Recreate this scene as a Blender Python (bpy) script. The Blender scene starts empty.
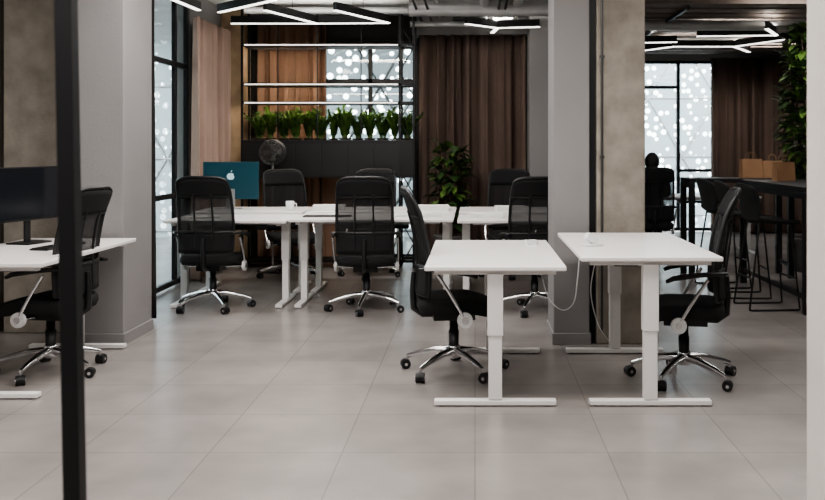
import bpy, math, random
from mathutils import Vector, Matrix
random.seed(7)
S=bpy.context.scene
COL=S.collection
try: S.view_settings.look='AgX - Medium High Contrast'
except Exception as ex: print('look',ex)

# ------------------------------------------------------------------ materials
def nodes(name):
    m=bpy.data.materials.new(name); m.use_nodes=True
    nt=m.node_tree; b=nt.nodes['Principled BSDF']
    return m,nt,b
def mat(name,col,rough=.5,metal=0,noise=0,nscale=8,bump=0,bscale=60,emis=None,estr=0,coat=0,trans=0):
    m,nt,b=nodes(name)
    b.inputs['Base Color'].default_value=(*col,1)
    b.inputs['Roughness'].default_value=rough
    b.inputs['Metallic'].default_value=metal
    if coat: b.inputs['Coat Weight'].default_value=coat
    if trans: b.inputs['Transmission Weight'].default_value=trans
    if emis:
        b.inputs['Emission Color'].default_value=(*emis,1); b.inputs['Emission Strength'].default_value=estr
    if noise or bump:
        tc=nt.nodes.new('ShaderNodeTexCoord')
    if noise:
        n=nt.nodes.new('ShaderNodeTexNoise'); n.inputs['Scale'].default_value=nscale; n.inputs['Detail'].default_value=6
        nt.links.new(tc.outputs['Object'],n.inputs['Vector'])
        r=nt.nodes.new('ShaderNodeValToRGB')
        r.color_ramp.elements[0].position=.3; r.color_ramp.elements[1].position=.72
        r.color_ramp.elements[0].color=(*[max(0,c*(1-noise)) for c in col],1)
        r.color_ramp.elements[1].color=(*[min(1,c*(1+noise)) for c in col],1)
        nt.links.new(n.outputs['Fac'],r.inputs['Fac']); nt.links.new(r.outputs['Color'],b.inputs['Base Color'])
    if bump:
        n2=nt.nodes.new('ShaderNodeTexNoise'); n2.inputs['Scale'].default_value=bscale; n2.inputs['Detail'].default_value=4
        nt.links.new(tc.outputs['Object'],n2.inputs['Vector'])
        bp=nt.nodes.new('ShaderNodeBump'); bp.inputs['Strength'].default_value=bump; bp.inputs['Distance'].default_value=.01
        nt.links.new(n2.outputs['Fac'],bp.inputs['Height']); nt.links.new(bp.outputs['Normal'],b.inputs['Normal'])
    return m

M={}
M['grey_wall']=mat('painted_grey',(.25,.24,.238),.7,noise=.05,nscale=2,bump=.15)
M['dark_wall']=mat('dark_wall',(.05,.043,.04),.8,noise=.1)
M['near_wall']=mat('near_plaster',(.62,.59,.555),.8,noise=.06,nscale=3,bump=.1)
M['concrete']=mat('raw_concrete',(.30,.27,.23),.85,noise=.22,nscale=7,bump=.5,bscale=40)
M['concrete_tan']=mat('tan_concrete',(.44,.32,.20),.85,noise=.22,nscale=5,bump=.4,bscale=40)
M['ceiling']=mat('ceiling_concrete',(.50,.49,.48),.9,noise=.12,nscale=3,bump=.3)
M['ceil_dark']=mat('ceiling_dark',(.14,.11,.092),.8,noise=.2)
M['black']=mat('black_metal',(.010,.010,.011),.45,metal=.2)
M['plastic']=mat('black_plastic',(.011,.011,.012),.42)
M['fabric']=mat('black_fabric',(.008,.008,.009),.9,bump=.4,bscale=300)
M['chrome']=mat('chrome',(.72,.72,.73),.12,metal=1)
M['alu']=mat('aluminium',(.6,.6,.6),.35,metal=1)
M['darkalu']=mat('dark_aluminium',(.10,.10,.10),.4,metal=.8)
M['white']=mat('white_laminate',(.80,.78,.765),.35,noise=.015,nscale=3)
M['whitemetal']=mat('white_powdercoat',(.76,.745,.73),.4)
M['whiteplastic']=mat('white_plastic',(.72,.72,.72),.35)
M['paper']=mat('paper',(.8,.8,.78),.7)
M['screen']=mat('screen_glass',(.012,.014,.018),.12)
M['teal']=mat('teal_aluminium',(.014,.062,.085),.35,metal=.2)
M['teal_light']=mat('pale_blue_emblem',(.55,.75,.8),.3)
M['led']=mat('led_diffuser',(.9,.9,.9),.4,emis=(1,.96,.9),estr=3.2)
M['ledwarm']=mat('led_shelf',(.9,.9,.9),.4,emis=(1,.92,.82),estr=1.8)
M['curt_brown']=mat('curtain_brown',(.14,.096,.078),.9,noise=.1,nscale=3)
M['curt_grey']=mat('curtain_greybrown',(.11,.092,.08),.9,noise=.1,nscale=3)
M['curt_dark']=mat('curtain_dark',(.03,.026,.024),.9,noise=.1,nscale=3)
M['curt_beige']=mat('curtain_beige',(.34,.24,.195),.9,noise=.08,nscale=3)
M['curt_wood']=mat('curtain_copper',(.25,.148,.098),.85,noise=.1,nscale=3)
M['leaf']=mat('leaf_green',(.09,.165,.035),.4,noise=.4,nscale=9)
M['leafd']=mat('leaf_dark',(.032,.07,.02),.4,noise=.5,nscale=9)
M['soil']=mat('soil',(.03,.02,.012),.95,noise=.3,nscale=30)
M['bark']=mat('bark',(.09,.06,.04),.9,noise=.3,nscale=20)
M['pot']=mat('pot_grey',(.12,.115,.11),.6,noise=.1)
M['kraft']=mat('kraft_paper',(.30,.17,.09),.8,noise=.1)
M['skin']=mat('skin',(.45,.27,.19),.55)
M['hair']=mat('hair',(.008,.006,.005),.6,bump=.5,bscale=120)
M['cloth']=mat('dark_cloth',(.015,.016,.02),.9,noise=.2)
M['pipe']=mat('galvanised_duct',(.5,.5,.5),.45,metal=.4,noise=.1)

# mesh fabric (see-through woven)
m,nt,b=nodes('mesh_fabric'); b.inputs['Base Color'].default_value=(.012,.012,.013,1); b.inputs['Roughness'].default_value=.8
tc=nt.nodes.new('ShaderNodeTexCoord'); w=nt.nodes.new('ShaderNodeTexWave'); w.bands_direction='Z'; w.inputs['Scale'].default_value=40
nt.links.new(tc.outputs['Object'],w.inputs['Vector'])
mr=nt.nodes.new('ShaderNodeMapRange'); mr.inputs['To Min'].default_value=.52; mr.inputs['To Max'].default_value=.76
nt.links.new(w.outputs['Fac'],mr.inputs['Value']); nt.links.new(mr.outputs['Result'],b.inputs['Alpha']); M['mesh']=m

# window glass
m,nt,b=nodes('window_glass'); nt.nodes.remove(b)
out=nt.nodes['Material Output']; tr=nt.nodes.new('ShaderNodeBsdfTransparent'); tr.inputs['Color'].default_value=(.92,.96,.96,1)
gl=nt.nodes.new('ShaderNodeBsdfGlossy'); gl.inputs['Roughness'].default_value=.03; mx=nt.nodes.new('ShaderNodeMixShader'); mx.inputs['Fac'].default_value=.05
nt.links.new(tr.outputs[0],mx.inputs[1]); nt.links.new(gl.outputs[0],mx.inputs[2]); nt.links.new(mx.outputs[0],out.inputs['Surface']); M['glass']=m

# perforated facade (translucent membrane with holes)
m,nt,b=nodes('perforated_facade'); nt.nodes.remove(b); out=nt.nodes['Material Output']
df=nt.nodes.new('ShaderNodeBsdfDiffuse'); df.inputs['Color'].default_value=(.38,.42,.435,1)
tl=nt.nodes.new('ShaderNodeBsdfTranslucent'); tl.inputs['Color'].default_value=(.38,.42,.435,1)
ad=nt.nodes.new('ShaderNodeMixShader'); ad.inputs['Fac'].default_value=.5
nt.links.new(df.outputs[0],ad.inputs[1]); nt.links.new(tl.outputs[0],ad.inputs[2])
tc=nt.nodes.new('ShaderNodeTexCoord'); v=nt.nodes.new('ShaderNodeTexVoronoi'); v.voronoi_dimensions='3D'; v.inputs['Scale'].default_value=7.5; v.inputs['Randomness'].default_value=.55
nt.links.new(tc.outputs['Object'],v.inputs['Vector'])
cmp=nt.nodes.new('ShaderNodeMath'); cmp.operation='LESS_THAN'; cmp.inputs[1].default_value=.38
nt.links.new(v.outputs['Distance'],cmp.inputs[0])
tr=nt.nodes.new('ShaderNodeBsdfTransparent'); mx=nt.nodes.new('ShaderNodeMixShader')
nt.links.new(cmp.outputs[0],mx.inputs[0]); nt.links.new(ad.outputs[0],mx.inputs[1]); nt.links.new(tr.outputs[0],mx.inputs[2]); nt.links.new(mx.outputs[0],out.inputs['Surface']); M['facade']=m

# floor
m,nt,b=nodes('grey_porcelain_tile')
tc=nt.nodes.new('ShaderNodeTexCoord'); br=nt.nodes.new('ShaderNodeTexBrick')
br.offset=0; br.inputs['Scale'].default_value=1; br.inputs['Brick Width'].default_value=.6; br.inputs['Row Height'].default_value=.6
br.inputs['Mortar Size'].default_value=.003; br.inputs['Mortar Smooth'].default_value=.3
br.inputs['Color1'].default_value=(.258,.236,.224,1); br.inputs['Color2'].default_value=(.282,.259,.247,1); br.inputs['Mortar'].default_value=(.185,.168,.158,1)
nt.links.new(tc.outputs['Object'],br.inputs['Vector'])
n=nt.nodes.new('ShaderNodeTexNoise'); n.inputs['Scale'].default_value=2.4; n.inputs['Detail'].default_value=4; n.inputs['Roughness'].default_value=.5
nt.links.new(tc.outputs['Object'],n.inputs['Vector'])
r=nt.nodes.new('ShaderNodeMapRange'); r.inputs['From Min'].default_value=.25; r.inputs['From Max'].default_value=.75; r.inputs['To Min'].default_value=.84; r.inputs['To Max'].default_value=1.16
nt.links.new(n.outputs['Fac'],r.inputs['Value'])
mx=nt.nodes.new('ShaderNodeVectorMath'); mx.operation='SCALE'
nt.links.new(br.outputs['Color'],mx.inputs[0]); nt.links.new(r.outputs['Result'],mx.inputs['Scale']); nt.links.new(mx.outputs[0],b.inputs['Base Color'])
b.inputs['Roughness'].default_value=.27; M['floor']=m

# ------------------------------------------------------------------ mesh builder
class MB:
    def __init__(s): s.v=[];s.f=[];s.m=[];s.sm=[];s.mats=[]
    def mi(s,k):
        if k not in s.mats: s.mats.append(k)
        return s.mats.index(k)
    def add(s,vs,fs,k,smooth=False):
        o=len(s.v); s.v+= [Vector(p) for p in vs]; i=s.mi(k)
        for f in fs: s.f.append([o+a for a in f]); s.m.append(i); s.sm.append(smooth)
    def box(s,a,b,k,rot=None):
        x0,y0,z0=a;x1,y1,z1=b
        vs=[(x0,y0,z0),(x1,y0,z0),(x1,y1,z0),(x0,y1,z0),(x0,y0,z1),(x1,y0,z1),(x1,y1,z1),(x0,y1,z1)]
        if rot is not None:
            c=(Vector(a)+Vector(b))/2; vs=[c+rot@(Vector(p)-c) for p in vs]
        s.add(vs,[(0,3,2,1),(4,5,6,7),(0,1,5,4),(1,2,6,5),(2,3,7,6),(3,0,4,7)],k)
    def tube(s,pts,r,k,n=8,caps=True,flat=1.0,up=None):
        pts=[Vector(p) for p in pts]; N=len(pts)
        rs=r if isinstance(r,(list,tuple)) else [r]*N
        T=[]
        for i in range(N):
            a=pts[max(0,i-1)];c=pts[min(N-1,i+1)]; T.append((c-a).normalized())
        u=Vector(up) if up else (Vector((0,0,1)) if abs(T[0].z)<.9 else Vector((1,0,0)))
        u=(u-T[0]*u.dot(T[0])).normalized()
        vs=[]
        for i in range(N):
            u=(u-T[i]*u.dot(T[i])).normalized(); w=T[i].cross(u)
            for j in range(n):
                a=2*math.pi*j/n; vs.append(pts[i]+(u*math.cos(a)*flat+w*math.sin(a))*rs[i])
        fs=[]
        for i in range(N-1):
            for j in range(n):
                fs.append((i*n+j,i*n+(j+1)%n,(i+1)*n+(j+1)%n,(i+1)*n+j))
        s.add(vs,fs,k,True)
        if caps:
            s.add(vs[:n],[tuple(reversed(range(n)))],k); s.add(vs[-n:],[tuple(range(n))],k)
    def cyl(s,p0,p1,r,k,n=20,r1=None): s.tube([p0,p1],[r,r if r1 is None else r1],k,n)
    def sph(s,c,r,k,nu=16,nv=10,sc=(1,1,1)):
        c=Vector(c); vs=[];fs=[]
        for i in range(nv+1):
            t=math.pi*i/nv
            for j in range(nu):
                a=2*math.pi*j/nu
                vs.append(c+Vector((math.sin(t)*math.cos(a)*sc[0],math.sin(t)*math.sin(a)*sc[1],math.cos(t)*sc[2]))*r)
        for i in range(nv):
            for j in range(nu): fs.append((i*nu+j,(i+1)*nu+j,(i+1)*nu+(j+1)%nu,i*nu+(j+1)%nu))
        s.add(vs,fs,k,True)
    def grid(s,fn,nu,nv,k,smooth=True):
        vs=[fn(i/nu,j/nv) for j in range(nv+1) for i in range(nu+1)]
        fs=[(j*(nu+1)+i,j*(nu+1)+i+1,(j+1)*(nu+1)+i+1,(j+1)*(nu+1)+i) for j in range(nv) for i in range(nu)]
        s.add(vs,fs,k,smooth)
    def prism(s,poly,z0,z1,k):
        n=len(poly); vs=[(x,y,z0) for x,y in poly]+[(x,y,z1) for x,y in poly]
        s.add(vs,[tuple(reversed(range(n))),tuple(range(n,2*n))]+[(i,(i+1)%n,n+(i+1)%n,n+i) for i in range(n)],k)
    def lathe(s,prof,c,k,n=24):
        c=Vector(c); vs=[];N=len(prof)
        for r,z in prof:
            for j in range(n):
                a=2*math.pi*j/n; vs.append(c+Vector((r*math.cos(a),r*math.sin(a),z)))
        fs=[(i*n+j,i*n+(j+1)%n,(i+1)*n+(j+1)%n,(i+1)*n+j) for i in range(N-1) for j in range(n)]
        s.add(vs,fs,k,True)
    def data(s,name):
        me=bpy.data.meshes.new(name); me.from_pydata(s.v,[],s.f); 
        for k in s.mats: me.materials.append(M[k])
        me.polygons.foreach_set('material_index',s.m); me.polygons.foreach_set('use_smooth',s.sm); me.update(); return me
    def build(s,name,parent=None,bevel=0,solid=0,sub=0,loc=(0,0,0),rz=0):
        return obj(name,s.data(name),parent,bevel,solid,sub,loc,rz)
def obj(name,me,parent=None,bevel=0,solid=0,sub=0,loc=(0,0,0),rz=0):
    o=bpy.data.objects.new(name,me); COL.objects.link(o); o.location=loc; o.rotation_euler=(0,0,rz)
    if parent: o.parent=parent
    if solid: md=o.modifiers.new('s','SOLIDIFY'); md.thickness=solid; md.offset=0
    if sub: md=o.modifiers.new('u','SUBSURF'); md.levels=sub; md.render_levels=sub
    if bevel: md=o.modifiers.new('b','BEVEL'); md.width=bevel; md.segments=3; md.limit_method='ANGLE'; md.angle_limit=math.radians(40)
    return o
def empty(name,loc=(0,0,0),rz=0):
    e=bpy.data.objects.new(name,None); e.empty_display_size=.2; COL.objects.link(e); e.location=loc; e.rotation_euler=(0,0,rz); return e
def bx(name,a,b,k,bevel=0,parent=None):
    q=MB(); q.box(a,b,k); return q.build(name,parent,bevel)
def strip(x,y,z,sx,pw,parent,name='led_strip_lamp',tilt=0,sy=.03,col=(1,.86,.68)):
    l=bpy.data.lights.new(name,'AREA'); l.shape='RECTANGLE'; l.size=sx; l.size_y=sy; l.energy=pw; l.color=col
    o=bpy.data.objects.new(name,l); COL.objects.link(o); o.parent=parent; o.location=(x,y,z); o.rotation_euler=(tilt,0,0); return o

CZ=3.0
# ------------------------------------------------------------------ shell
bx('floor',(-5,-3.2,-.1),(6.7,15.2,0),'floor')
bx('ceiling',(-5,-3.2,CZ),(6.7,15.2,CZ+.15),'ceiling')
bx('wall_front',(-5,-3.2,0),(6.7,-3.05,CZ),'grey_wall')
bx('wall_left_near',(-5,-3.05,0),(-4.85,7.3,CZ),'grey_wall')
bx('wall_left_return',(-4.85,7.15,0),(-2.95,7.3,CZ),'grey_wall')
q=MB()
q.box((-3.1,7.3,0),(-2.95,7.55,CZ),'grey_wall'); q.box((-3.1,9.6,0),(-2.95,11.5,CZ),'grey_wall')
q.box((-3.1,7.55,2.9),(-2.95,9.6,CZ),'grey_wall'); q.build('wall_left')
q=MB()
q.box((-3.1,11.5,0),(-1.9,11.65,CZ),'dark_wall'); q.box((-.7,11.5,0),(.95,11.65,CZ),'dark_wall')
q.box((-1.9,11.5,2.7),(-.7,11.65,CZ),'dark_wall'); q.build('wall_back')
bx('wall_partition',(.95,11.5,0),(1.1,15.05,CZ),'grey_wall')
q=MB()
q.box((1.1,15.05,0),(2.1,15.2,CZ),'grey_wall'); q.box((4.1,15.05,0),(6.55,15.2,CZ),'grey_wall'); q.box((2.1,15.05,2.78),(4.1,15.2,CZ),'grey_wall'); q.build('wall_back_right')
bx('wall_right',(6.55,-3.05,0),(6.7,15.2,CZ),'grey_wall')
bx('wall_near_right',(1.142,2.6,0),(1.8,3.2,CZ),'near_wall')
# columns
q=MB(); q.box((-2.78,6.48,0),(-2.45,7.05,CZ),'grey_wall'); q.build('grey_column',bevel=.006)
bx('baseboard_left',(-2.79,6.465,0),(-2.437,7.05,.08),'grey_wall',.003)
bx('concrete_column',(-3.5,6.9,0),(-2.78,7.15,CZ),'concrete',.01)
q=MB(); q.box((.55,6.5,0),(.80,7.0,CZ),'grey_wall'); q.build('grey_column',bevel=.006)
bx('column_gap_fill',(.80,6.56,0),(.85,6.9,CZ),'black')  # black box filling the dark gap between cladding and concrete
bx('concrete_column',(.85,6.5,0),(1.19,7.0,CZ),'concrete',.012)
bx('baseboard_column',(.54,6.485,0),(.81,7.01,.08),'grey_wall',.003)
q=MB(); q.tube([(.885,6.485,.1),(.885,6.485,CZ)],.009,'darkalu'); 
for z in (.6,1.3,2.0,2.6): q.box((.868,6.478,z),(.902,6.5,z+.02),'darkalu')
q.build('conduit_pipe')
bx('concrete_column',(-3.06,10.8,0),(-2.7,11.2,CZ),'concrete_tan',.01)
bx('grey_column',(.62,10.6,0),(.95,11.1,CZ),'grey_wall',.01)
# ceiling parts
bx('trim_2',(-.75,11.05,2.72),(.62,11.45,CZ),'grey_wall')
q=MB()
for i in range(14):
    y=9.6+i*.38; q.box((1.25,y,2.86),(6.4,y+.26,2.9),'ceil_dark')
q.build('ceiling_panel_run')
q=MB()
q.tube([(-.7,9.9,2.86),(1.1,9.9,2.86)],.09,'pipe',16); q.tube([(.1,9.2,2.9),(.1,11.0,2.9)],.05,'pipe',12); q.tube([(.45,9.2,2.9),(.45,11.0,2.9)],.05,'pipe',12)
q.tube([(-.4,9.4,2.92),(-.4,11.0,2.92)],.03,'pipe',10); q.box((.2,10.3,2.82),(.42,10.6,2.99),'whitemetal'); q.box((-.25,10.6,2.84),(-.02,10.9,2.99),'black')
for x in (-.62,-.5,.25,.32): q.tube([(x,9.2,2.84),(x,11.04,2.84)],.014,'black',8)
q.tube([(-.75,10.75,2.80),(.6,10.75,2.80)],.035,'pipe',12); q.tube([(-2.6,10.5,2.92),(-.75,10.5,2.92)],.04,'pipe',12)
q.build('ceiling_duct')
q=MB(); q.tube([(1.25,10.7,2.78),(6.4,10.7,2.78)],.06,'pipe',16); q.tube([(1.25,12.4,2.80),(6.4,12.4,2.80)],.04,'pipe',12)
q.tube([(2.2,9.6,2.82),(2.2,15,2.82)],.025,'black',8); q.build('ceiling_duct')

# windows
def window(name,axis,c,u0,u1,z0,z1,vm,hm,t=.06):
    e=empty(name); q=MB(); g=MB(); w=.05
    def bar(ua,ub,za,zb):
        if axis=='x': q.box((c-t/2,ua,za),(c+t/2,ub,zb),'black')
        else: q.box((ua,c-t/2,za),(ub,c+t/2,zb),'black')
    bar(u0,u0+w,z0,z1); bar(u1-w,u1,z0,z1); bar(u0+w,u1-w,z0,z0+w); bar(u0+w,u1-w,z1-w,z1)
    for u in vm: bar(u-w/2,u+w/2,z0+w,z1-w)
    for (a,b_,z) in hm: bar(a,b_,z-w/2,z+w/2)
    if axis=='x': g.box((c-.006,u0+w,z0+w),(c+.006,u1-w,z1-w),'glass')
    else: g.box((u0+w,c-.006,z0+w),(u1-w,c+.006,z1-w),'glass')
    q.build('frame',e); g.build('pane',e)
window('window_1','x',-2.975,7.55,9.6,.02,2.9,[9.2],[(7.6,9.55,2.2),(7.6,9.55,.9)],.04)
window('window_2','y',11.57,-1.9,-.7,.0,2.7,[-1.3],[(-1.85,-.75,2.2),(-1.85,-.75,1.2)])
window('window_3','y',15.12,2.1,4.1,.02,2.78,[2.62,3.3],[(2.15,3.3,2.35),(3.3,4.05,1.0)],.08)
bx('wall_panel_low',(-1.86,11.3,0),(-.98,11.36,1.35),'curt_wood',.004)

# exterior facade with triangulated ribs
def facade(name,p0,p1,z0,z1):
    p0=Vector(p0);p1=Vector(p1); d=(p1-p0); L=d.length; d.normalize(); nrm=Vector((-d.y,d.x,0))
    e=empty(name,(p0.x+.01,p0.y+.01,0)); q=MB(); o=Vector((p0.x+.01,p0.y+.01,0)); p0=p0-o; p1=p1-o
    q.add([(*p0.xy,z0),(*p1.xy,z0),(*p1.xy,z1),(*p0.xy,z1)],[(0,1,2,3)],'facade'); q.build('perforated_screen',e)
    q=MB(); st=1.3; n=int(L/st)
    for i in range(n):
        for k in range(int((z1-z0)/1.1)):
            za=z0+k*1.1; a=p0+d*(i*st+(k%2)*st/2); b_=p0+d*((i+1)*st+(k%2)*st/2); m_=(a+b_)/2
            q.tube([(*a.xy,za),(*b_.xy,za)],.022,'pipe',5); q.tube([(*a.xy,za),(*m_.xy,za+1.1)],.022,'pipe',5); q.tube([(*b_.xy,za),(*m_.xy,za+1.1)],.022,'pipe',5)
    q.build('ribs',e)
facade('facade_screen',(-6.5,3.5,0),(-6.5,24,0),-1,4.5)
facade('facade_screen',(-6,14.2,0),(.8,14.2,0),-1,4.5)
facade('facade_screen',(0,17.5,0),(9,17.5,0),-1,4.5)
bx('ground',(-30,15.2,-.3),(30,40,-.12),'ceiling'); bx('ground',(-30,3,-.3),(-5,15.2,-.12),'ceiling')

# curtains
def curtain(name,p0,p1,k,z0=.03,z1=2.9,amp=.04,wl=.13,seed=0):
    p0=Vector((*p0,0));p1=Vector((*p1,0)); d=p1-p0; L=d.length; d.normalize(); nn=Vector((-d.y,d.x,0)); rr=random.Random(seed)
    ph=[rr.uniform(0,6) for _ in range(4)]
    def fn(u,v):
        s=u*L; a=amp*(.7+.3*math.sin(s*7+ph[2])); w=math.sin(2*math.pi*s/wl+ph[0]+1.3*math.sin(s*5+ph[1])+.25*math.sin(2.5*v+s*4))
        off=a*w*(.7+.3*(1-v))+.25*a*math.sin(2*math.pi*s/wl*2.3+ph[3]+v)
        p=p0+d*(s+.012*math.cos(4*math.pi*s/wl))+nn*off; return Vector((p.x,p.y,z0+(z1-z0)*v))
    q=MB(); q.grid(fn,max(12,int(L*120)),10,k); 
    o=q.build(name,solid=.004); return o
curtain('curtain',(-4.7,6.95),(-3.45,6.95),'curt_grey',seed=1,amp=.08,wl=.19)
curtain('curtain',(-2.56,7.12),(-2.56,7.42),'curt_dark',amp=.045,seed=2)
curtain('curtain',(-2.83,9.35),(-2.83,10.7),'curt_beige',seed=9,amp=.07,wl=.21,z1=2.70)
curtain('curtain',(-2.66,11.33),(-1.80,11.33),'curt_wood',seed=4,wl=.15,amp=.085)
curtain('curtain',(-.68,11.15),(.6,11.15),'curt_brown',z1=2.72,seed=5,amp=.11,wl=.2)
curtain('curtain',(3.75,14.85),(5.4,14.85),'curt_brown',z1=2.8,seed=6,amp=.12,wl=.24)
curtain('curtain',(5.4,14.85),(6.4,14.85),'curt_grey',z1=2.8,seed=8,amp=.08,wl=.2)

# near door post / glazed partition frame
q=MB()
def pst(x,z): return x-.018*(z-1.16)
vs=[(pst(a,z),y,z) for z in (0,CZ) for (a,y) in ((-.888,1.98),(-.852,1.98),(-.852,2.02),(-.888,2.02))]
q.add(vs,[(0,3,2,1),(4,5,6,7),(0,1,5,4),(1,2,6,5),(2,3,7,6),(3,0,4,7)],'black'); q.build('partition_post',bevel=.003)

# ------------------------------------------------------------------ desks
def desk_data(L,h,W=.75):
    t=MB(); r=.02
    t.box((-W/2,-L/2,h-.025),(W/2,L/2,h),'white')
    l=MB()
    for sy in (-1,1):
        y=sy*(L/2-.07)
        l.box((-.036,y-.028,.035),(.036,y+.028,h*.55),'whitemetal'); l.box((-.042,y-.034,h*.5),(.042,y+.034,h-.045),'whitemetal')
        fw=W/2-.05
        l.prism([(-fw,y-.03),(fw,y-.03),(fw,y+.03),(-fw,y+.03)],.006,.032,'whitemetal')
        for sx in (-1,1): l.cyl((sx*(fw-.04),y,0),(sx*(fw-.04),y,.01),.018,'plastic',12)
        l.box((-fw,y-.02,h-.05),(fw,y+.02,h-.025),'whitemetal')
    l.box((-.05,-L/2+.13,h-.065),(-.02,L/2-.13,h-.026),'whitemetal'); l.box((.02,-L/2+.13,h-.065),(.05,L/2-.13,h-.026),'whitemetal')
    c=MB(); c.box((-.14,-.3,h-.10),(.0,.3,h-.07),'plastic'); c.box((W/2-.12,-L/2+.2,h-.045),(W/2-.02,-L/2+.3,h-.026),'plastic')
    return t.data('top'),l.data('legs'),c.data('cable_tray')
DD={}
def desk(x,y,h=.75,L=1.4,rz=0):
    k=(h,L)
    if k not in DD: DD[k]=desk_data(L,h)
    e=empty('standing_desk',(x,y,0),rz); a,b_,c=DD[k]
    obj('desktop',a,e,bevel=.006); obj('lift_legs',b_,e,bevel=.004); obj('cable_tray',c,e); return e
desk(.108,5.60,.75); desk(.935,5.60,.80); desk(-2.72,5.74,.75)
H=math.pi/2
desk(-2.13,8.27,.755,1.04,H); desk(-.885,8.27,.765,1.40,H); desk(.45,8.27,.755,1.2,H)
desk(-2.13,9.04,.775,1.04,H); desk(-.885,9.04,.775,1.40,H); desk(.45,9.04,.775,1.2,H)
desk(2.95,12.2,.75,1.4,H)

# ------------------------------------------------------------------ office chair
def chair_data():
    P={}
    q=MB()
    for i in range(5):
        a=2*math.pi*i/5+.3; c,s_=math.cos(a),math.sin(a)
        q.tube([(c*.02,s_*.02,.135),(c*.12,s_*.12,.128),(c*.24,s_*.24,.10),(c*.31,s_*.31,.078)],[.026,.022,.017,.013],'chrome',10)
    q.lathe([(.0,.17),(.035,.17),(.04,.16),(.04,.10),(.03,.09),(0,.09)],(0,0,0),'chrome'); P['star_base']=q.data('star_base')
    q=MB()
    for i in range(5):
        a=2*math.pi*i/5+.3; c,s_=math.cos(a),math.sin(a); o=Vector((c*.31,s_*.31,0))
        q.tube([o+Vector((0,0,.085)),o+Vector((0,0,.045))],.009,'chrome',8)
        rad=Vector((math.cos(a+.6),math.sin(a+.6),0)); t=Vector((-rad.y,rad.x,0)); o2=o+rad*.012
        for sg in (-1,1):
            p=o2+t*sg*.017+Vector((0,0,.029)); q.tube([p-t*.009,p+t*.009],.029,'plastic',18); q.tube([p+t*sg*.009,p+t*sg*.0115],.010,'chrome',10)
        q.tube([o2-t*.012+Vector((0,0,.032)),o2+t*.012+Vector((0,0,.032))],.03,'plastic',12)
    P['casters']=q.data('casters')
    q=MB(); q.lathe([(.03,.16),(.032,.26),(.026,.26),(.026,.34)],(0,0,0),'plastic'); q.lathe([(.014,.33),(.014,.37)],(0,0,0),'chrome')
    q.box((-.10,-.13,.335),(.10,.12,.39),'plastic')
    P['gas_lift']=q.data('gas_lift')
    q=MB() # round hinge discs + armrest links
    for sx in (-1,1):
        q.tube([(sx*.250,.04,.365),(sx*.272,.04,.365)],[.046,.044],'whiteplastic',28); q.tube([(sx*.272,.04,.365),(sx*.277,.04,.365)],.020,'chrome',16)
        q.tube([(sx*.09,.03,.36),(sx*.25,.04,.365)],.014,'chrome',8)
        q.tube([(sx*.262,.035,.38),(sx*.268,.0,.44),(sx*.27,-.06,.54),(sx*.27,-.12,.63)],.010,'chrome',10)
    P['hinge_links']=q.data('hinge_links')
    q=MB()
    def seat(u,v):
        th=2*math.pi*u; e=.5
        ct,st=math.cos(th),math.sin(th); sx=math.copysign(abs(ct)**e,ct); sy=math.copysign(abs(st)**e,st)
        prof=[(0,.385),(.80,.385),(.95,.392),(1.0,.42),(1.0,.445),(.97,.465),(.9,.474),(.6,.478),(.3,.474),(0,.472)]
        k=v*(len(prof)-1); i=min(int(k),len(prof)-2); f=k-i; r=prof[i][0]*(1-f)+prof[i+1][0]*f; z=prof[i][1]*(1-f)+prof[i+1][1]*f
        y=sy*r*.24+.01
        if y>.1: z-=(y-.1)*.25
        return Vector((sx*r*.245,y,z))
    q.grid(seat,48,18,'fabric'); P['seat']=q.data('seat')
    Z0,Z1=.50,1.13
    def bp(u,z):
        t=(z-Z0)/(Z1-Z0)
        w=.225+.012*math.sin(math.pi*t)-.012*t
        y=-.225-.09*t*t+.055*u*u*(1-.3*t)+.02*math.sin(math.pi*t)
        return Vector((u*w,y,z))
    def top(u,z):
        p=bp(u,z); f=max(0,(z-1.0)/(Z1-1.0)); p.z-=.035*abs(u)**5*f; p.x*=1-.03*f*f; return p
    q=MB(); q.grid(lambda u,v:bp(2*u-1,.66+.31*v),14,8,'mesh'); P['mesh_back']=q.data('mesh_back')
    q=MB(); q.grid(lambda u,v:top(2*u-1,.97+.15*v),14,5,'fabric'); q.grid(lambda u,v:bp(2*u-1,Z0+.17*v),14,5,'fabric')
    P['back_pads']=q.data('back_pads')
    q=MB()
    loop=[bp(-1,Z0+.48*i/12) for i in range(13)]+[top(-1,Z0+.5+.12*i/4) for i in range(4)]+[top(-1+.1*i,Z1) for i in range(0,21)]+[top(1,Z0+.5+.12*(3-i)/4) for i in range(4)]+[bp(1,Z0+.48*(12-i)/12) for i in range(13)]+[bp(1-.1*i,Z0) for i in range(1,21)]
    q.tube(loop,.013,'plastic',8)
    q.tube([bp(-1+.1*i,.67)+Vector((0,-.01,0)) for i in range(21)],.012,'plastic',8)
    q.tube([bp(-1+.1*i,.97)+Vector((0,-.008,0)) for i in range(21)],.010,'plastic',8)
    for sx in(-.33,.33): q.tube([bp(sx,.54+.45*i/8)+Vector((0,-.016,0)) for i in range(9)],.008,'plastic',6)
    q.tube([(0,-.08,.36),(0,-.19,.36),(0,-.245,.40),(0,-.25,.5),(0,-.245,.62)],[.018,.02,.02,.02,.015],'plastic',10)
    P['back_frame']=q.data('back_frame')
    q=MB()
    for sx in (-1,1):
        q.tube([(sx*.235,-.225,.665),(sx*.265,-.17,.665),(sx*.272,-.05,.655),(sx*.272,.07,.635),(sx*.268,.11,.615)],[.016,.022,.026,.026,.018],'plastic',12,flat=.6,up=(0,0,1))
    P['armrests']=q.data('armrests')
    return P
CD=chair_data()
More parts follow.
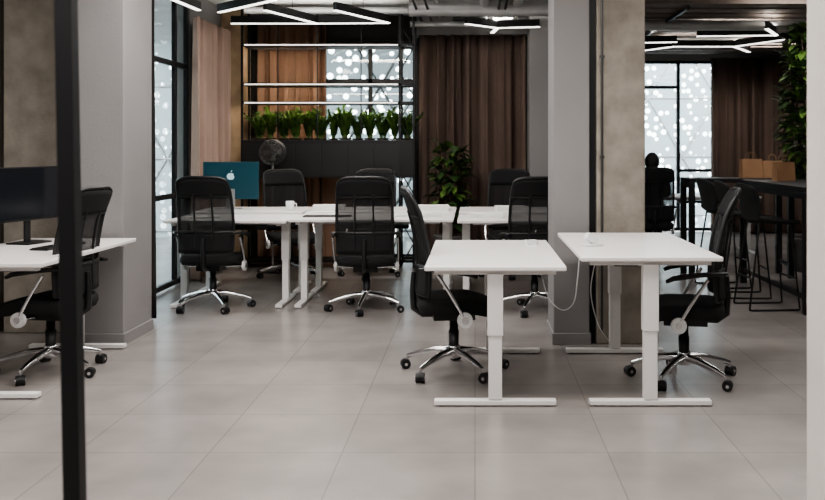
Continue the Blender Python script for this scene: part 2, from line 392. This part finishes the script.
def chair(x,y,face,spin=0):
    e=empty('office_chair',(x,y,0),math.radians(face-90))
    for k,d in CD.items():
        o=obj(k,d,e,solid={'mesh_back':.004,'back_pads':.03}.get(k,0))
        if k in('star_base','casters'): o.rotation_euler=(0,0,math.radians(spin))
    return e
chair(-.13,5.70,7,10); chair(1.24,5.52,170,-8); chair(-2.60,5.70,172,20)
chair(-2.24,7.95,87); chair(-.92,7.88,92,30); chair(.50,7.82,95,12)
chair(-1.95,9.85,-60,40); chair(-1.12,10.0,-95); chair(.38,9.95,-90)

# ------------------------------------------------------------------ shelf unit with planters
e=empty('shelving_unit'); q=MB(); y0,y1=10.62,10.95; xl,xr=-2.66,-.70
for x in (xl,-.86,xr):
    for y in (y0,y1): q.box((x-.012,y-.012,0),(x+.012,y+.012,CZ-.02),'black')
for z in (2.53,2.08,1.87,.06): 
    q.box((xl,y0-.012,z),(xr,y0+.012,z+.03),'black'); q.box((xl,y1-.012,z),(xr,y1+.012,z+.03),'black')
    q.box((xl,y0,z+.005),(-.86,y1,z+.022),'black')
for x in (-2.25,-1.8,-1.3):
    for y in (y0,): q.box((x-.006,y-.006,1.47),(x+.006,y+.006,CZ-.02),'black')
z=0
while z<2.7:
    q.tube([(-.86,y0,z),(-.70,y0,z+.28)],.007,'black',6); q.tube([(-.70,y0,z+.28),(-.86,y0,z+.56)],.007,'black',6); z+=.56
q.build('frame',e)
q=MB(); q.box((xl,y0-.02,1.03),(xr,y1,1.46),'black'); q.build('planter_cabinet',e,bevel=.004)
q=MB()
for i in range(6):
    x=xl+.02+i*.3; q.box((x,y0-.028,1.05),(x+.28,y0-.021,1.42),'plastic')
q.build('cabinet_fronts',e)
q=MB()
for z in (2.53,2.08,1.87): q.box((xl+.03,y0-.022,z+.009),(-.88,y0-.013,z+.020),'ledwarm')
q.build('led_strips',e)
strip(-1.76,y0+.03,1.865,1.75,14,e); strip(-1.76,y0+.2,2.525,1.75,8,e,tilt=.6); strip(-1.76,y1-.02,2.075,1.75,4,e,tilt=.5)
def leaf(q,p,d,L,W,k,up=Vector((0,0,1))):
    d=d.normalized(); s=d.cross(up); s=s.normalized() if s.length>.01 else Vector((1,0,0)); n=s.cross(d)
    p=Vector(p); v=[p,p+d*L*.35+s*W*.5+n*W*.12,p+d*L*.35-s*W*.5+n*W*.12,p+d*L*.35-n*W*.05,p+d*L*.72+s*W*.36+n*W*.05,p+d*L*.72-s*W*.36+n*W*.05,p+d*L*.72-n*.06*W,p+d*L-n*L*.12]
    q.add(v,[(0,1,3),(0,3,2),(1,4,6,3),(3,6,5,2),(4,7,6),(6,7,5)],k,True)
def zz(seed):
    r=random.Random(seed); q=MB(); q.lathe([(.0,0),(.07,0),(.085,.02),(.085,.02),(0,.022)],(0,0,0),'soil',12)
    for i in range(15):
        a=r.uniform(0,6.28); lean=r.uniform(.1,.85); L=r.uniform(.26,.41); d=Vector((math.cos(a),math.sin(a)*.6,0)); pts=[]
        for k in range(7):
            t=k/6; pts.append(d*(.03+lean*L*t*t*.8)+Vector((0,0,L*t*(1-.22*lean*t))))
        q.tube(pts,[.007-.0008*k for k in range(7)],'leaf',5)
        side=Vector((-d.y,d.x,0)).normalized()
        for k in range(2,14):
            t=k/14; i0=min(int(t*6),5); f=t*6-i0; p=pts[i0].lerp(pts[i0+1],f); tt=(pts[i0+1]-pts[i0]).normalized()
            for sg in (-1,1): leaf(q,p,side*sg*.8+tt*.9+Vector((r.uniform(-.2,.2),)*3),r.uniform(.06,.085),.034,'leaf' if r.random()<.6 else 'leafd')
    return q.data('zz_foliage')
Z=[zz(i) for i in range(4)]
for i in range(13):
    x=-2.50+i*.143
    o=obj('zz_plant',Z[i%4],None,loc=(x,10.76+.03*(-1)**i,1.462),rz=i*1.3); o.scale=(.95,.75,.98+.08*math.sin(i*2.1))

def bigplant(name,x,y,H,R,n,k1,k2,pot=True,z0=.35,seed=1,ls=.2):
    r=random.Random(seed); e=empty(name,(x,y,0))
    if pot:
        q=MB(); q.lathe([(0,0),(.14,0),(.15,.02),(.19,.36),(.2,.38),(.18,.38),(.17,.34),(0,.34)],(0,0,0),'pot'); q.build('pot',e)
        q=MB(); q.lathe([(0,.345),(.17,.343)],(0,0,0),'soil',16); q.build('soil',e)
    q=MB()
    for j in range(5):
        a=j*1.256+.3; pts=[Vector((math.cos(a)*(.03+R*.5*t*t),math.sin(a)*(.03+R*.5*t*t),.33+(H-.45)*t)) for t in [i/8 for i in range(9)]]
        q.tube(pts,[.014-.001*i for i in range(9)],'bark',6)
    q.build('stems',e)
    q=MB()
    for i in range(n):
        t=r.random(); z=z0+(H-z0)*t; a=r.uniform(0,6.28); rr=R*math.sqrt(r.random())*(.65+.35*math.sin(math.pi*min(1,t*1.05)))
        d=Vector((math.cos(a),math.sin(a),r.uniform(-.7,.8))); p=Vector((math.cos(a)*rr*.6,math.sin(a)*rr*.6,z))
        leaf(q,p,d,ls*r.uniform(.7,1.2),ls*.55,k1 if r.random()<.6 else k2)
    q.build('leaves',e); return e
bigplant('potted_ficus',-.28,10.6,1.42,.27,170,'leafd','leaf',z0=.5,seed=3,ls=.18)
bigplant('tall_potted_plant',3.70,10.3,2.72,.44,900,'leaf','leafd',z0=.95,seed=4,ls=.17)

# ------------------------------------------------------------------ desk items
e=empty('desktop_computer',(-2.36,9.0,.776),math.radians(-3))
q=MB(); q.box((-.275,-.012,.10),(.275,.0,.46),'teal'); q.build('housing',e,bevel=.005)
q=MB(); q.box((-.265,.001,.15),(.265,.004,.45),'screen'); q.build('display',e)
q=MB(); q.box((-.07,-.02,.0),(.07,.14,.008),'alu'); q.box((-.045,-.03,.0),(.045,-.022,.20),'alu'); q.build('stand',e,bevel=.003)
q=MB()
pts=[]
for i in range(28):
    a=2*math.pi*i/28; r_=.036*(1+.05*math.cos(2*a)-.16*math.exp(-((a-1.57)/.28)**2)-.10*math.exp(-((a-4.71)/.25)**2)-.25*math.exp(-((a-.25)/.3)**2))
    pts.append((r_*math.cos(a),r_*math.sin(a)))
q.add([(x,-.0135,.32+z) for x,z in pts],[tuple(range(28))],'teal_light')
q.add([(0,-.0135,.358),(.012,-.0135,.364),(.016,-.0135,.380),(.003,-.0135,.374)],[(0,1,2,3)],'teal_light'); q.build('emblem',e)
e=empty('computer_monitor',(-2.91,6.08,.751),math.radians(75))
q=MB(); q.box((-.29,-.012,.15),(.29,.012,.50),'plastic'); q.build('housing',e,bevel=.005)
q=MB(); q.box((-.28,-.0145,.165),(.28,-.0125,.49),'screen'); q.build('display',e)
q=MB(); q.box((-.025,.014,.01),(.025,.03,.34),'plastic'); q.box((-.11,-.08,0),(.11,.09,.01),'plastic'); q.build('stand',e,bevel=.003)
def keyboard(x,y,z,rz,k='whiteplastic'):
    e=empty('keyboard',(x,y,z),rz); q=MB(); q.box((-.21,-.06,0),(.21,.06,.01),k); q.build('case',e,bevel=.003)
    q=MB()
    for r_ in range(5):
        for c in range(14): q.box((-.2+c*.0288,-.054+r_*.0218,.0102),(-.2+c*.0288+.025,-.054+r_*.0218+.018,.014),k)
    q.build('keys',e)
keyboard(-2.62,5.85,.751,math.radians(82),'plastic'); keyboard(-2.3,8.75,.776,0); keyboard(-1.3,8.2,.766,0,'darkalu'); keyboard(-.5,8.25,.766,0)
def stack(x,y,z,n,rz=0,s=1):
    q=MB()
    for i in range(n):
        j=random.uniform(-.006,.006); q.box((-.15*s+j,-.105*s,i*.008),(.15*s+j,.105*s,i*.008+.0075),'paper')
    q.build('paper_stack',loc=(x,y,z),rz=rz)
stack(-1.40,8.95,.776,6,.1); stack(-1.0,9.0,.776,3,-.1); stack(-.4,8.9,.776,6,.05); stack(.1,8.3,.756,4); stack(.35,8.9,.776,5,.1); stack(-2.4,8.2,.756,2,.2)
def mug(x,y,z,k='whiteplastic'):
    q=MB(); q.lathe([(0,.004),(.034,.004),(.036,0),(.038,.01),(.04,.09),(.036,.09),(.034,.012),(0,.012)],(0,0,0),k,20); q.tube([(.038,0,.07),(.06,0,.065),(.062,0,.035),(.037,0,.025)],.005,k,6); q.build('coffee_mug',loc=(x,y,z))
mug(-1.76,8.85,.776); mug(-2.95,5.3,.751)
q=MB(); q.box((-.035,-.02,0),(.035,.02,.03),'whiteplastic'); q.tube([(.035,0,.015),(.06,.02,.006),(.08,.1,.005),(.05,.18,.005)],.0035,'whiteplastic',6); q.build('power_adapter',loc=(.36,6.0,.751),rz=.4,bevel=.004)
q=MB(); q.box((-.055,-.035,0),(.055,.035,.012),'whiteplastic'); q.box((-.045,-.005,.02),(.035,.03,.06),'whiteplastic',Matrix.Rotation(.5,3,'Y')); q.build('phone_stand',loc=(.69,5.45,.801),rz=.5,bevel=.004)
def cable(pts,name='power_cable'):
    q=MB(); P=[Vector(p) for p in pts]; out=[]
    for i in range(len(P)-1):
        a=P[max(0,i-1)];b_=P[i];c=P[i+1];d=P[min(len(P)-1,i+2)]
        for k in range(8):
            t=k/8; out.append(.5*((2*b_)+(c-a)*t+(2*a-5*b_+4*c-d)*t*t+(3*b_-a-3*c+d)*t**3))
    out.append(P[-1]); q.tube(out,.0035,'whiteplastic',6); q.build(name)
cable([(.62,5.5,.765),(.60,5.45,.60),(.58,5.48,.46),(.52,5.6,.40),(.45,5.8,.46),(.40,5.9,.68)])
cable([(.80,6.0,.73),(.76,6.1,.45),(.82,6.2,.2),(.92,6.3,.05),(.94,6.25,.04)])
# pedestal fan
e=empty('pedestal_fan',(-2.24,10.3,0))
q=MB(); q.lathe([(0,.0),(.17,.0),(.17,.02),(.04,.04),(.015,.06)],(0,0,0),'plastic'); q.tube([(0,0,.04),(0,0,1.2)],.012,'alu',10); q.build('stand',e)
q=MB()
for rr in (.135,.115,.09,.06,.03): 
    for yy in (-.05,.04):
        q.tube([(rr*math.cos(a*math.pi/12),yy,1.32+rr*math.sin(a*math.pi/12)) for a in range(25)],.0035 if rr<.13 else .008,'darkalu',5,caps=False)
for a in range(16):
    c,s_=math.cos(a*math.pi/8),math.sin(a*math.pi/8); q.tube([(0,-.06,1.32),(.115*c,-.058,1.32+.115*s_),(.135*c,0,1.32+.135*s_),(.115*c,.045,1.32+.115*s_)],.0025,'darkalu',4)
q.build('cage',e)
q=MB(); q.tube([(0,-.03,1.32),(0,.1,1.32)],.035,'plastic',14)
for a in range(4):
    t=a*math.pi/2; 
    q.add([(.02*math.cos(t),-.02,1.32+.02*math.sin(t)),(.1*math.cos(t-.3),-.03,1.32+.1*math.sin(t-.3)),(.1*math.cos(t+.4),.0,1.32+.1*math.sin(t+.4)),(.03*math.cos(t+.6),.0,1.32+.03*math.sin(t+.6))],[(0,1,2,3)],'pot')
q.tube([(0,.05,1.32),(0,.03,1.24),(0,0,1.19)],.015,'plastic',8); q.build('blades_motor',e)

# ------------------------------------------------------------------ LED pendants
def ledbar(name,segs,z=2.75,up=0):
    e=empty(name); q=MB(); g=MB(); w=MB()
    for (a,b_) in segs:
        a=Vector((*a,0));b_=Vector((*b_,0)); d=(b_-a).normalized(); s=Vector((-d.y,d.x,0))*.022
        for qq,za,zb,k in ((q,z,z+.08,'black'),(g,z-.008,z,'led')):
            vs=[a-s,b_-s,b_+s,a+s]; vs=[Vector((p.x,p.y,za)) for p in vs]+[Vector((p.x,p.y,zb)) for p in vs]
            qq.add(vs,[(0,3,2,1),(4,5,6,7),(0,1,5,4),(1,2,6,5),(2,3,7,6),(3,0,4,7)],k)
        m_=(a+b_)/2; w.tube([(m_.x,m_.y,z+.05),(m_.x,m_.y,CZ)],.003,'black',4)
        if up:
            l=strip(m_.x,m_.y,z+.084,(b_-a).length,up*(b_-a).length,e,'added_uplight',math.pi,.03,(1,.96,.9)); l.rotation_euler=(math.pi,0,math.atan2(d.y,d.x))  # extra lamp added on top of the bar to brighten the ceiling
    q.build('profile',e); g.build('diffuser',e); w.build('suspension',e)
ledbar('led_pendant',[((-2.82,8.3),(-2.76,9.3)),((-2.6,9.45),(-1.86,8.65))])
ledbar('led_pendant',[((-2.70,10.3),(-1.75,10.3)),((-1.75,10.3),(-.95,10.25)),((-.95,10.25),(-1.4,9.3)),((-1.75,10.3),(-2.1,9.3))],2.75,3)
ledbar('led_pendant',[((-.1,10.1),(.25,10.45)),((.25,10.45),(.72,10.35)),((.25,10.45),(.2,10.9))],2.72,6)
ledbar('led_pendant',[((2.2,12.9),(2.6,12.2)),((2.6,12.2),(3.4,12.2)),((3.4,12.2),(3.8,12.9)),((3.4,12.2),(3.8,11.4)),((3.8,11.4),(4.6,11.4))],2.7,5)
ledbar('led_pendant',[((1.9,11.6),(2.5,11.5)),((2.6,10.9),(3.5,10.8)),((3.5,10.8),(3.2,10.2))],2.68,5)
def fill_panel(x,y,sx,sy,pw,col=(1,.955,.915)):  # invented ceiling fittings: fill lamps added to brighten the room
    e=empty('added_fill_panel',(x,y,0)); q=MB()
    q.box((-sx/2-.02,-sy/2-.02,CZ-.03),(sx/2+.02,sy/2+.02,CZ),'whitemetal'); q.build('housing',e)
    strip(0,0,CZ-.035,sx,pw*.62,e,'added_fill_lamp',0,sy,col)
fill_panel(-1.0,1.2,1.8,1.0,200); fill_panel(-3.2,3.6,1.2,1.2,95); fill_panel(.3,4.2,1.8,.6,120); fill_panel(-1.4,6.0,1.6,.6,100); fill_panel(3.2,5.5,1.2,1.2,60); fill_panel(-1.2,8.4,1.6,.5,95); fill_panel(3.4,9.2,1.2,.6,50); fill_panel(4.2,13.4,1.2,.6,140)

# ------------------------------------------------------------------ high table, stools, bags
def hightable(x0,x1,y0,y1,h=1.05):
    e=empty('high_table'); q=MB(); q.box((x0,y0,h-.045),(x1,y1,h),'black'); q.build('tabletop',e,bevel=.004)
    q=MB(); t=.06
    for x in (x0,x1-t):
        for y in (y0,y1-t): q.box((x,y,0),(x+t,y+t,h-.046),'black')
    q.box((x0+.01,y0+t,.12),(x0+.05,y1-t,.16),'black'); q.box((x1-.05,y0+t,.12),(x1-.01,y1-t,.16),'black')
    q.box((x0,y0+t,h-.1),(x0+.03,y1-t,h-.046),'black'); q.build('legs',e,bevel=.003)
hightable(2.70,3.5,7.62,9.5); hightable(2.25,3.35,9.75,10.2)
def stool_data():
    P={}; q=MB()
    def sh(u,v):
        a=2*u-1
        if v<.45: t=v/.45; y=.20-.36*t; z=.75-.015*math.sin(math.pi*t)-.03*(1-t)**3+.03*a*a; w=.20
        else: t=(v-.45)/.55; y=-.16-.07*t-.03*math.sin(math.pi*t*.5); z=.75+.32*t*t**.15+.03*a*a*(1-t); w=.20+.015*t
        if v>.8: z-=.05*abs(a)**3*(v-.8)/.2
        y+=.07*a*a*(0 if v<.45 else min(1,(v-.45)*4)); return Vector((a*w,y,z))
    q.grid(sh,14,26,'fabric'); P['shell']=q.data('shell')
    q=MB()
    for sx in (-1,1): q.tube([(sx*.14,.14,.72),(sx*.19,.2,.03),(sx*.19,.2,.012),(sx*.19,.17,.008),(sx*.19,-.2,.008),(sx*.19,-.23,.012),(sx*.19,-.23,.03),(sx*.14,-.13,.73)],.009,'black',8)
    q.tube([(-.175,.18,.27),(.175,.18,.27)],.009,'black',8); q.tube([(-.175,-.2,.27),(.175,-.2,.27)],.009,'black',8)
    q.tube([(-.14,.14,.72),(.14,.14,.72)],.009,'black',8); q.tube([(-.14,-.13,.73),(.14,-.13,.73)],.009,'black',8); P['sled_legs']=q.data('sled_legs')
    return P
SD=stool_data()
for x,y,f in ((2.52,8.0,4),(2.49,8.62,-3),(2.47,9.22,5)):
    e=empty('bar_stool',(x,y,0),math.radians(f-90))
    for k,d in SD.items(): obj(k,d,e,solid=.022 if k=='shell' else 0)
def bag(x,y,z,w,d,h,rz):
    e=empty('paper_bag',(x,y,z),rz); q=MB()
    q.add([(-w/2,-d/2,0),(w/2,-d/2,0),(w/2,d/2,0),(-w/2,d/2,0),(-w/2,-d/2*.7,h),(w/2,-d/2*.7,h),(w/2,d/2*.7,h),(-w/2,d/2*.7,h),(-w/2+.02,0,h*.5),(w/2-.02,0,h*.5)],[(0,3,2,1),(0,1,5,4),(2,3,7,6),(1,2,9),(2,6,9),(6,5,9),(5,1,9),(3,0,8),(0,4,8),(4,7,8),(7,3,8)],'kraft')
    q.build('bag',e,solid=.002); q=MB(); 
    for yy in (-d/2*.7,d/2*.7): q.tube([(-w*.2,yy,h-.01),(-w*.17,yy,h+.05),(0,yy,h+.075),(w*.17,yy,h+.05),(w*.2,yy,h-.01)],.003,'kraft',5)
    q.build('handles',e)
bag(2.95,9.95,1.052,.22,.12,.2,.1); bag(3.18,9.95,1.052,.2,.12,.18,-.2); bag(3.02,9.1,1.052,.2,.1,.18,.3)

# ------------------------------------------------------------------ seated person (from behind)
def skin(name,chain,rad,k,parent,root=0,sub=2):
    vs=[];es=[];rs=[]
    for i,(v,p) in enumerate(chain): vs.append(v); rs.append(rad[i]); 
    es=[(p,i) for i,(v,p) in enumerate(chain) if p is not None]
    me=bpy.data.meshes.new(name); me.from_pydata(vs,es,[]); me.materials.append(M[k]); o=bpy.data.objects.new(name,me); COL.objects.link(o); o.parent=parent
    md=o.modifiers.new('skin','SKIN'); md.use_smooth_shade=True
    for i,sv in enumerate(me.skin_vertices[0].data): 
        r=rs[i]; sv.radius=r if isinstance(r,tuple) else (r,r); sv.use_root=(i==root)
    s=o.modifiers.new('sub','SUBSURF'); s.levels=sub; s.render_levels=sub; return o
PX,PY=2.15,11.3
chair(PX,PY,88)
pe=empty('seated_person',(PX,PY,0),math.radians(-2))
ch=[((0,-.03,.57),None),((0,-.05,.72),0),((0,-.06,.88),1),((0,-.05,1.00),2),((0,-.02,1.09),3),
 ((-.15,-.05,1.01),3),((-.20,.04,.80),5),((-.16,.26,.79),6),
 ((.15,-.05,1.01),3),((.20,.04,.80),8),((.16,.26,.79),9),
 ((-.10,.0,.565),0),((-.13,.42,.56),11),((-.13,.46,.12),12),((-.13,.60,.05),13),
 ((.10,.0,.565),0),((.13,.42,.56),15),((.13,.46,.12),16),((.13,.60,.05),17)]
ra=[(.14,.09),(.13,.09),(.15,.09),(.11,.075),(.055,.055),.06,.046,.03,.06,.046,.03,.085,.065,.045,.035,.085,.065,.045,.035]
skin('clothed_body',ch,ra,'cloth',pe)
q=MB(); q.tube([(0,-.02,1.04),(0,-.01,1.13)],.05,'skin',12); q.sph((0,.01,1.18),.1,'skin',sc=(.78,.95,1.12))
q.tube([(0,.10,1.20),(0,.125,1.17),(0,.10,1.16)],[.008,.014,.01],'skin',8)
for sx in(-1,1):
    q.sph((sx*.078,.005,1.175),.022,'skin',8,6,(.4,.8,1.2)); q.sph((sx*.03,.093,1.195),.012,'whiteplastic',8,6); q.sph((sx*.03,.103,1.195),.006,'hair',8,6)
q.tube([(-.025,.098,1.13),(0,.104,1.128),(.025,.098,1.13)],.006,'kraft',6); q.build('head',pe)
q=MB(); q.sph((0,-.008,1.205),.106,'hair',sc=(.83,.93,1.06)); q.sph((0,-.04,1.15),.08,'hair',sc=(.9,.75,1)); q.build('hair',pe)
for sx,nm in((-1,'hand_left'),(1,'hand_right')):
    c=[((sx*.16,.27,.788),None),((sx*.15,.33,.785),0)]; rr=[(.026,.016),(.034,.014)]
    for j,(dx,L) in enumerate(((-.027,.06),(-.009,.075),(.009,.07),(.026,.055))):
        c.append(((sx*.15+dx,.355,.785),1)); c.append(((sx*.15+dx*1.1,.355+L*.5,.79),len(c)-1)); c.append(((sx*.15+dx*1.15,.355+L,.772),len(c)-1)); rr+=[.009,.008,.007]
    c.append(((sx*.15-sx*.04,.30,.783),0)); c.append(((sx*.15-sx*.055,.34,.778),len(c)-1)); rr+=[.011,.009]
    skin(nm,c,rr,'skin',pe,sub=1)

# ------------------------------------------------------------------ world, camera
w=bpy.data.worlds.new('sky'); S.world=w; w.use_nodes=True; nt=w.node_tree; bg=nt.nodes['Background']
tc=nt.nodes.new('ShaderNodeTexCoord'); sep=nt.nodes.new('ShaderNodeSeparateXYZ'); rp=nt.nodes.new('ShaderNodeValToRGB')
nt.links.new(tc.outputs['Generated'],sep.inputs[0]); nt.links.new(sep.outputs['Z'],rp.inputs['Fac'])
rp.color_ramp.elements[0].position=0; rp.color_ramp.elements[0].color=(.92,.94,.94,1); rp.color_ramp.elements[1].color=(.84,.90,.97,1)
nt.links.new(rp.outputs[0],bg.inputs['Color']); bg.inputs['Strength'].default_value=9.0
cam=bpy.data.cameras.new('camera'); co=bpy.data.objects.new('camera',cam); COL.objects.link(co)
co.location=(0,0,1.38); co.rotation_euler=(math.pi/2,0,0); cam.sensor_width=36; cam.lens=930*36/825
cam.shift_x=(412.5-475)/825; cam.shift_y=(147-250)/825; cam.clip_start=.05; cam.clip_end=200
cam.dof.use_dof=True; cam.dof.focus_distance=5.8; cam.dof.aperture_fstop=4.0
S.camera=co
